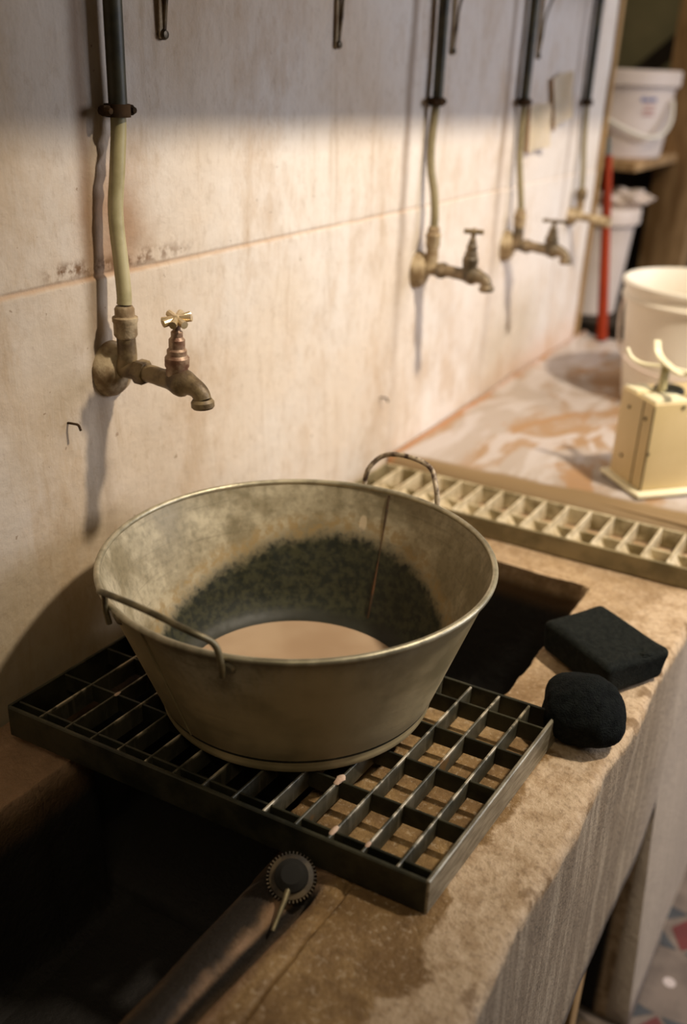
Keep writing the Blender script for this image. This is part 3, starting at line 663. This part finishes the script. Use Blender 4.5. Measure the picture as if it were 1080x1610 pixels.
pipe(1.483, [(0.014, 1.487, 0.606), (0.012, 1.485, 0.575), (0.011, 1.483, 0.535), (0.014, 1.483, 0.50), (0.022, 1.483, 0.468), (0.0265, 1.483, 0.435), (0.027, 1.483, 0.413)], 0.0066, 0.0082, 'second supply pipe from the left, dark above and olive below with a slight bend', 1.488, 0.014, 0.34, M_pipe_mid)
clamp(1.487, 0.600, 0.014, 0.0084, 'pipe clamp on the second supply pipe from the left')
pipe(1.859, [(0.013, 1.853, 0.60), (0.012, 1.855, 0.56), (0.013, 1.858, 0.50), (0.020, 1.859, 0.45), (0.025, 1.859, 0.42), (0.027, 1.859, 0.402)], 0.0062, 0.0085, 'third supply pipe from the left, above the lever-handled tap', 1.852, 0.013, 0.33, M_pipe_mid)
clamp(1.853, 0.594, 0.013, 0.0087, 'pipe clamp on the third supply pipe from the left')
pipe(2.228, [(0.012, 2.215, 0.592), (0.012, 2.22, 0.55), (0.014, 2.226, 0.50), (0.019, 2.228, 0.45), (0.022, 2.228, 0.41)], 0.0058, 0.0080, 'farthest supply pipe, next to the end of the wall', 2.214, 0.012, 0.345, M_pipe_mid)
clamp(2.215, 0.588, 0.012, 0.0082, 'pipe clamp on the farthest supply pipe')

# shelf above and its brackets
bm = bmesh.new(); box(bm, (0.006, -0.7, 0.880), (0.318, 2.30, 0.900), 0.002)
for v in bm.verts:
    if v.co.x > 0.1: v.co.x += 0.035 * (v.co.y - 0.6) / 1.5
o = link('wall_shelf', bm, M_shelf); tag(o, 'long narrow board shelf high on the plaster wall, shading its upper part', 'shelf')
for k, (y, lab) in enumerate(((0.861, 'nearest pointed shelf bracket hanging at the top of the wall'), (1.204, 'pointed shelf bracket between the first and second supply pipes'), (1.549, 'pointed shelf bracket just right of the second supply pipe'), (1.919, 'farthest pointed shelf bracket, between the third and fourth supply pipes'))):
    b = empty('shelf_bracket', (0, y, 0.672), lab, 'bracket', 'pointed shelf brackets')
    bm = bmesh.new(); box(bm, (0.002, -0.005, -0.004), (0.0045, 0.005, 0.206), 0.0008); link('wall_strip', bm, M_lime, b)
    bm = bmesh.new(); tube(bm, spline([(0.004, 0.002, 0.0), (0.007, 0.003, 0.03), (0.013, 0.004, 0.08), (0.050, 0.004, 0.155), (0.110, 0.004, 0.204)], 6), 0.0022, 8); link('brace', bm, M_brass_dark, b)
    bm = bmesh.new(); lathe(bm, [(0, 0.004), (0.004, 0.003), (0.0055, 0), (0.0055, -0.006), (0, -0.006)], 10, axis_M((0.005, 0.001, 0.0), (1, 0, 0))); link('screw', bm, M_screw, b)

# nails in the wall
for (y, z, lab) in ((0.690, 0.296, 'bent nail in the wall below the nearest tap'), (1.376, 0.144, 'small nail low in the wall between the first and second taps')):
    bm = bmesh.new(); tube(bm, spline([(-0.004, y, z), (0.008, y + 0.001, z + 0.001), (0.014, y + 0.003, z), (0.016, y + 0.004, z - 0.006)], 5), 0.0014, 8)
    o = link('wall_nail', bm, M_clamp); tag(o, lab, 'nail', 'nails in the wall')

# papers
def paper(pts, label, curl):
    bm = bmesh.new(); n = 10; A, B, Cc, D = [Vector((0, *p)) for p in pts]; vs = []
    for i in range(n + 1):
        for j in range(n + 1):
            u, v = i / n, j / n; p = (A * (1 - u) + B * u) * (1 - v) + (D * (1 - u) + Cc * u) * v
            p.x = 0.004 + curl * (u - 0.3) ** 2 * 2 + 0.004 * (1 + nz(u * 3, v * 3, p.y * 5)) ; vs.append(bm.verts.new(p))
    for i in range(n):
        for j in range(n): bm.faces.new((vs[i * (n + 1) + j], vs[(i + 1) * (n + 1) + j], vs[(i + 1) * (n + 1) + j + 1], vs[i * (n + 1) + j + 1]))
    r = bmesh.ops.solidify(bm, geom=bm.faces[:], thickness=0.0008)
    o = link('paper_note', bm, M_paper); tag(o, label, 'paper', 'papers stuck to the wall')
    bm = bmesh.new()
    tube(bm, [Vector((0.008, *pts[0])), Vector((0.008, *pts[3]))], 0.0022, 6); link('curled_edge', bm, M_ptape, o)
paper([(1.895, 0.585), (1.975, 0.592), (2.000, 0.510), (1.908, 0.502)], 'lower curled beige paper stuck beside the third supply pipe', 0.012)
paper([(2.000, 0.632), (2.068, 0.650), (2.105, 0.562), (2.040, 0.537)], 'upper slanting beige paper stuck nearer the farthest pipe', 0.015)

# ------------------------------------------------------------------ scale
sc = empty('kitchen_scale', (0.424, 1.492, 0.0315), 'cream enamelled balance scale with curved cradle arms, on the worktop edge', 'scale', rz=math.radians(48))
# local x runs along the right-hand face, local y along the left-hand face
W1, W2, HS = 0.135, 0.096, 0.158
bm = bmesh.new(); box(bm, (0.0, 0.0, 0.010), (W1, W2, HS), 0.004, seg=3); link('housing', bm, M_cream, sc)
bm = bmesh.new(); box(bm, (-0.010, -0.012, 0.002), (W1 + 0.01, W2 + 0.012, 0.010), 0.003); link('base_plate', bm, M_cream_lit, sc)
for x in (0.0, W1):
    for y in (0.0, W2):
        bm = bmesh.new(); lathe(bm, [(0, 0), (0.006, 0), (0.007, 0.003), (0, 0.003)], 12, Matrix.Translation((x, y, -0.0008))); link('foot', bm, M_screw, sc)
bm = bmesh.new(); box(bm, (0.003, 0.003, HS - 0.001), (0.062, 0.046, HS + 0.003), 0.0015); link('top_plate', bm, M_cream_lit, sc); bm = bmesh.new(); box(bm, (0.003, 0.056, HS - 0.001), (0.04, W2 - 0.003, HS + 0.003), 0.0015); link('top_plate', bm, M_cream_lit, sc)
bm = bmesh.new(); box(bm, (-0.0012, 0.028, 0.012), (0.001, 0.0292, HS - 0.004)); link('panel_seam', bm, M_screw, sc); bm = bmesh.new(); box(bm, (-0.0006, -0.0006, 0.012), (0.0012, 0.0006, HS - 0.006)); link('panel_seam', bm, M_screw, sc)
for (x, y, z, ax_) in ((-0.001, 0.066, 0.132, (-1, 0, 0)), (-0.001, 0.066, 0.048, (-1, 0, 0)), (-0.001, 0.018, 0.128, (-1, 0, 0)), (0.002, -0.001, 0.075, (0, -1, 0)), (0.052, -0.001, 0.150, (0, -1, 0))):
    bm = bmesh.new(); lathe(bm, [(0, 0.0018), (0.0022, 0.0015), (0.0032, 0.0), (0, 0.0)], 12, axis_M((x, y, z), ax_)); link('screw', bm, M_screw, sc)
bm = bmesh.new(); lathe(bm, [(0, 0.006), (0.022, 0.006), (0.025, 0.003), (0.025, 0), (0, 0)], 32, Matrix.Translation((0.062, 0.058, HS))); link('pivot_disc', bm, M_grate_frame, sc)
bm = bmesh.new(); box(bm, (0.035, 0.044, HS), (0.048, 0.052, HS + 0.042), 0.001); link('post', bm, M_pipe, sc)
def strap(bm, pts, wd, th, side):
    pp = spline(pts, 8); t = bmesh.new(); rings = []; side = Vector(side).normalized()
    for i, p in enumerate(pp):
        d = (pp[min(i + 1, len(pp) - 1)] - pp[max(i - 1, 0)]).normalized(); s = (side - d * d.dot(side)).normalized(); n = d.cross(s)
        rings.append([t.verts.new(p + s * a * wd / 2 + n * b * th / 2) for a, b in ((-1, -1), (1, -1), (1, 1), (-1, 1))])
    for a, b in zip(rings, rings[1:]):
        for k in range(4): t.faces.new((a[k], a[(k + 1) % 4], b[(k + 1) % 4], b[k]))
    t.faces.new(rings[0][::-1]); t.faces.new(rings[-1]); merge(bm, t)
c0 = Vector((0.042, 0.048, HS + 0.043))
R = Matrix.Rotation(-math.radians(48), 3, 'Z')
def Lp(x, y, z): return c0 + R @ Vector((x, y, z))          # offsets in world axes
bm = bmesh.new(); strap(bm, [Lp(-0.066, 0.0, 0.020), Lp(-0.056, 0.0, 0.006), Lp(-0.036, 0, -0.001), Lp(0, 0, 0.001), Lp(0.05, 0, 0.0), Lp(0.085, 0, 0.02)], 0.010, 0.003, R @ Vector((0, 1, 0))); link('cradle_arm', bm, M_cream_lit, sc)
bm = bmesh.new(); strap(bm, [Lp(-0.030, 0.04, 0.030), Lp(-0.022, 0.030, 0.012), Lp(0.0, 0.0, 0.006), Lp(0.035, -0.03, 0.000), Lp(0.055, -0.055, 0.02)], 0.012, 0.003, R @ Vector((0.7, 0.7, 0))); link('cradle_arm', bm, M_cream_lit, sc)

# ------------------------------------------------------------------ buckets
def bucket(name, loc, r0, r1, h, label, mat, parts=()):
    t = empty(name, loc, label, 'bucket', 'white plastic buckets')
    bm = bmesh.new()
    prof = [(0, 0), (r0 - 0.004, 0), (r0, 0.004)]
    prof += [(r0 + (r1 - r0) * k / 5, h * k / 5) for k in range(1, 5)]
    prof += [(r1 - 0.002, h * 0.84), (r1 + 0.003, h * 0.85), (r1 + 0.004, h * 0.87), (r1, h * 0.885), (r1 + 0.0005, h * 0.94), (r1 + 0.005, h * 0.955), (r1 + 0.006, h * 0.99), (r1 + 0.003, h), (r1 - 0.001, h)]
    prof += [(r1 - 0.003, h * 0.97)] + [(r0 - 0.003 + (r1 - r0) * k / 5, h * k / 5) for k in (4, 3, 2, 1)] + [(r0 - 0.004, 0.006), (0, 0.005)]
    lathe(bm, prof, 72); link('body', bm, mat, t); return t
b1 = bucket('plastic_bucket', (0.352, 2.05, 0.0315), 0.122, 0.148, 0.247, 'open white plastic bucket standing on the worktop behind the scale', M_white)
bm = bmesh.new(); tube(bm, spline([(-0.147, -0.01, 0.205), (-0.143, -0.04, 0.165), (-0.118, -0.092, 0.11), (-0.06, -0.128, 0.085), (0.02, -0.142, 0.085), (0.09, -0.118, 0.11), (0.135, -0.05, 0.17), (0.149, -0.01, 0.205)], 8), 0.003, 10)
link('bail_handle', bm, M_white2, b1)
b2 = bucket('plastic_bucket', (-0.115, 2.82, 0.012), 0.085, 0.108, 0.295, 'white bucket behind the red pole, on a dark crate past the wall end', M_white2)
bm = bmesh.new(); lathe(bm, [(0, 0.296), (0.114, 0.296), (0.117, 0.290), (0.117, 0.255), (0.1145, 0.252), (0.110, 0.255), (0.110, 0.289), (0, 0.289)], 64); link('lid', bm, M_white2, b2)
b3 = bucket('plastic_bucket', (-0.150, 2.95, 0.4315), 0.142, 0.160, 0.222, 'white bucket with a hanging handle and blue print, up on the wooden shelf', M_white2)
bm = bmesh.new(); tube(bm, spline([(-0.160, -0.03, 0.195), (-0.125, -0.113, 0.178), (-0.07, -0.150, 0.150), (0.0, -0.166, 0.115), (0.07, -0.156, 0.082), (0.125, -0.120, 0.060), (0.158, -0.080, 0.062), (0.172, -0.045, 0.100), (0.162, -0.02, 0.150)], 8), 0.0062, 10); link('bail_handle', bm, M_white, b3)
bm = bmesh.new(); lathe(bm, [(0, 0.224), (0.164, 0.224), (0.168, 0.220), (0.168, 0.186), (0.1645, 0.182), (0.1625, 0.186), (0.1625, 0.218), (0, 0.218)], 72); link('lid', bm, M_white2, b3)
def wrap_mark(bm, a0, a1, z0, z1, r):
    n = 5; lo = [bm.verts.new(pol(a0 + (a1 - a0) * k / n, r, z0)) for k in range(n + 1)]; hi = [bm.verts.new(pol(a0 + (a1 - a0) * k / n, r, z1)) for k in range(n + 1)]
    for k in range(n): bm.faces.new((lo[k], lo[k + 1], hi[k + 1], hi[k]))
bm = bmesh.new()
a = -48
for wd in (3.2, 1.2, 2.4, 1.6, 2.8, 1.4): wrap_mark(bm, a, a + wd, 0.146 + 0.002 * random.random(), 0.155 + 0.004 * random.random(), 0.1558); a += wd + 1.0
link('blue_print', bm, M_blue, b3)
bm = bmesh.new()
for zz in (0.134, 0.122, 0.112):
    a = -44
    for k in range(4): wrap_mark(bm, a, a + 2.2, zz, zz + 0.005, 0.1545); a += 3.6
link('red_print', bm, M_redprint, b3)
bm = bmesh.new(); wrap_mark(bm, -78, -74, 0.055, 0.066, 0.1485); link('brown_spot', bm, M_ptape, b3)

# ------------------------------------------------------------------ red pole, post, shelving
bm = bmesh.new(); a = Vector((0.062, 2.425, 0.0325)); b = Vector((-0.012, 2.500, 0.462)); tube(bm, [a + (b - a) * k / 10 for k in range(11)], lambda u: 0.0135 - 0.0035 * u, 20)
o = link('red_pole', bm, M_red); tag(o, 'red pole with a dark tip leaning at the end of the plaster wall', 'pole')
bm = bmesh.new(); tube(bm, [b, b + (b - a).normalized() * 0.045], lambda u: 0.008 - 0.003 * u, 14); link('tip', bm, M_darktip, o)

un = empty('wooden_rack', (-0.1, 3.1, -0.8), 'dark wooden rack of posts and boards holding the upper bucket, beyond the wall', 'rack')
bm = bmesh.new(); box(bm, (0.020, 0.10, 0.0), (0.155, 0.19, 2.3), 0.004); link('post', bm, M_wood, un)
bm = bmesh.new(); box(bm, (-0.9, 0.10, 0.0), (-0.8, 0.20, 2.3), 0.004); link('post', bm, M_wood_dark, un)
bm = bmesh.new(); box(bm, (-0.9, -0.33, 1.205), (0.085, 0.10, 1.231), 0.003); link('shelf_board', bm, M_wood, un)
bm = bmesh.new(); box(bm, (-0.9, -0.33, 1.08), (-0.2, 0.10, 1.10), 0.003); link('shelf_board', bm, M_wood_dark, un)
bm = bmesh.new(); box(bm, (-0.9, 0.195, 0.45), (0.9, 0.215, 1.30), 0.003); link('back_panel', bm, M_wood_dark, un)
bm = bmesh.new(); box(bm, (-0.03, -0.012, -0.62), (0.03, 0.012, 0.62), 0.003, Matrix.Translation((-0.02, 0.65, 1.62)) @ Matrix.Rotation(math.radians(48), 4, 'Y')); link('brace', bm, M_wood_dark, un)
bm = bmesh.new(); box(bm, (0.16, -0.02, 0.0), (0.175, 0.10, 2.2), 0.002, Matrix.Translation((-0.18, 0.60, 0))); link('post', bm, M_dark, un)

cr = empty('dark_crate', (-0.14, 2.84, -0.8), 'dark wooden crate carrying the lower white bucket past the wall end', 'crate')
bm = bmesh.new(); box(bm, (-0.3, -0.13, 0.0), (0.17, 0.13, 0.79), 0.004); link('body', bm, M_wood_dark, cr)
bm = bmesh.new(); box(bm, (-0.31, -0.14, 0.79), (0.18, 0.14, 0.810), 0.003); link('top_board', bm, M_wood_dark, cr)
# crumpled bag lying on the lid of the lower bucket
bm = bmesh.new(); bmesh.ops.create_icosphere(bm, subdivisions=5, radius=0.06)
for v in bm.verts:
    p = v.co.copy(); v.co = Vector((p.x * 1.25, p.y * 0.8, p.z * 0.42)) * (1 + 0.40 * nz(p.x * 34, p.y * 34, p.z * 34) + 0.12 * nz(p.x * 90, p.y * 90, p.z * 90))
    v.co.z = max(v.co.z, -0.018)
o = link('crumpled_bag', bm, M_white2); o.location = (-0.060, 2.850, 0.328); tag(o, 'crumpled pale bag lying on the lid of the lower white bucket', 'bag')
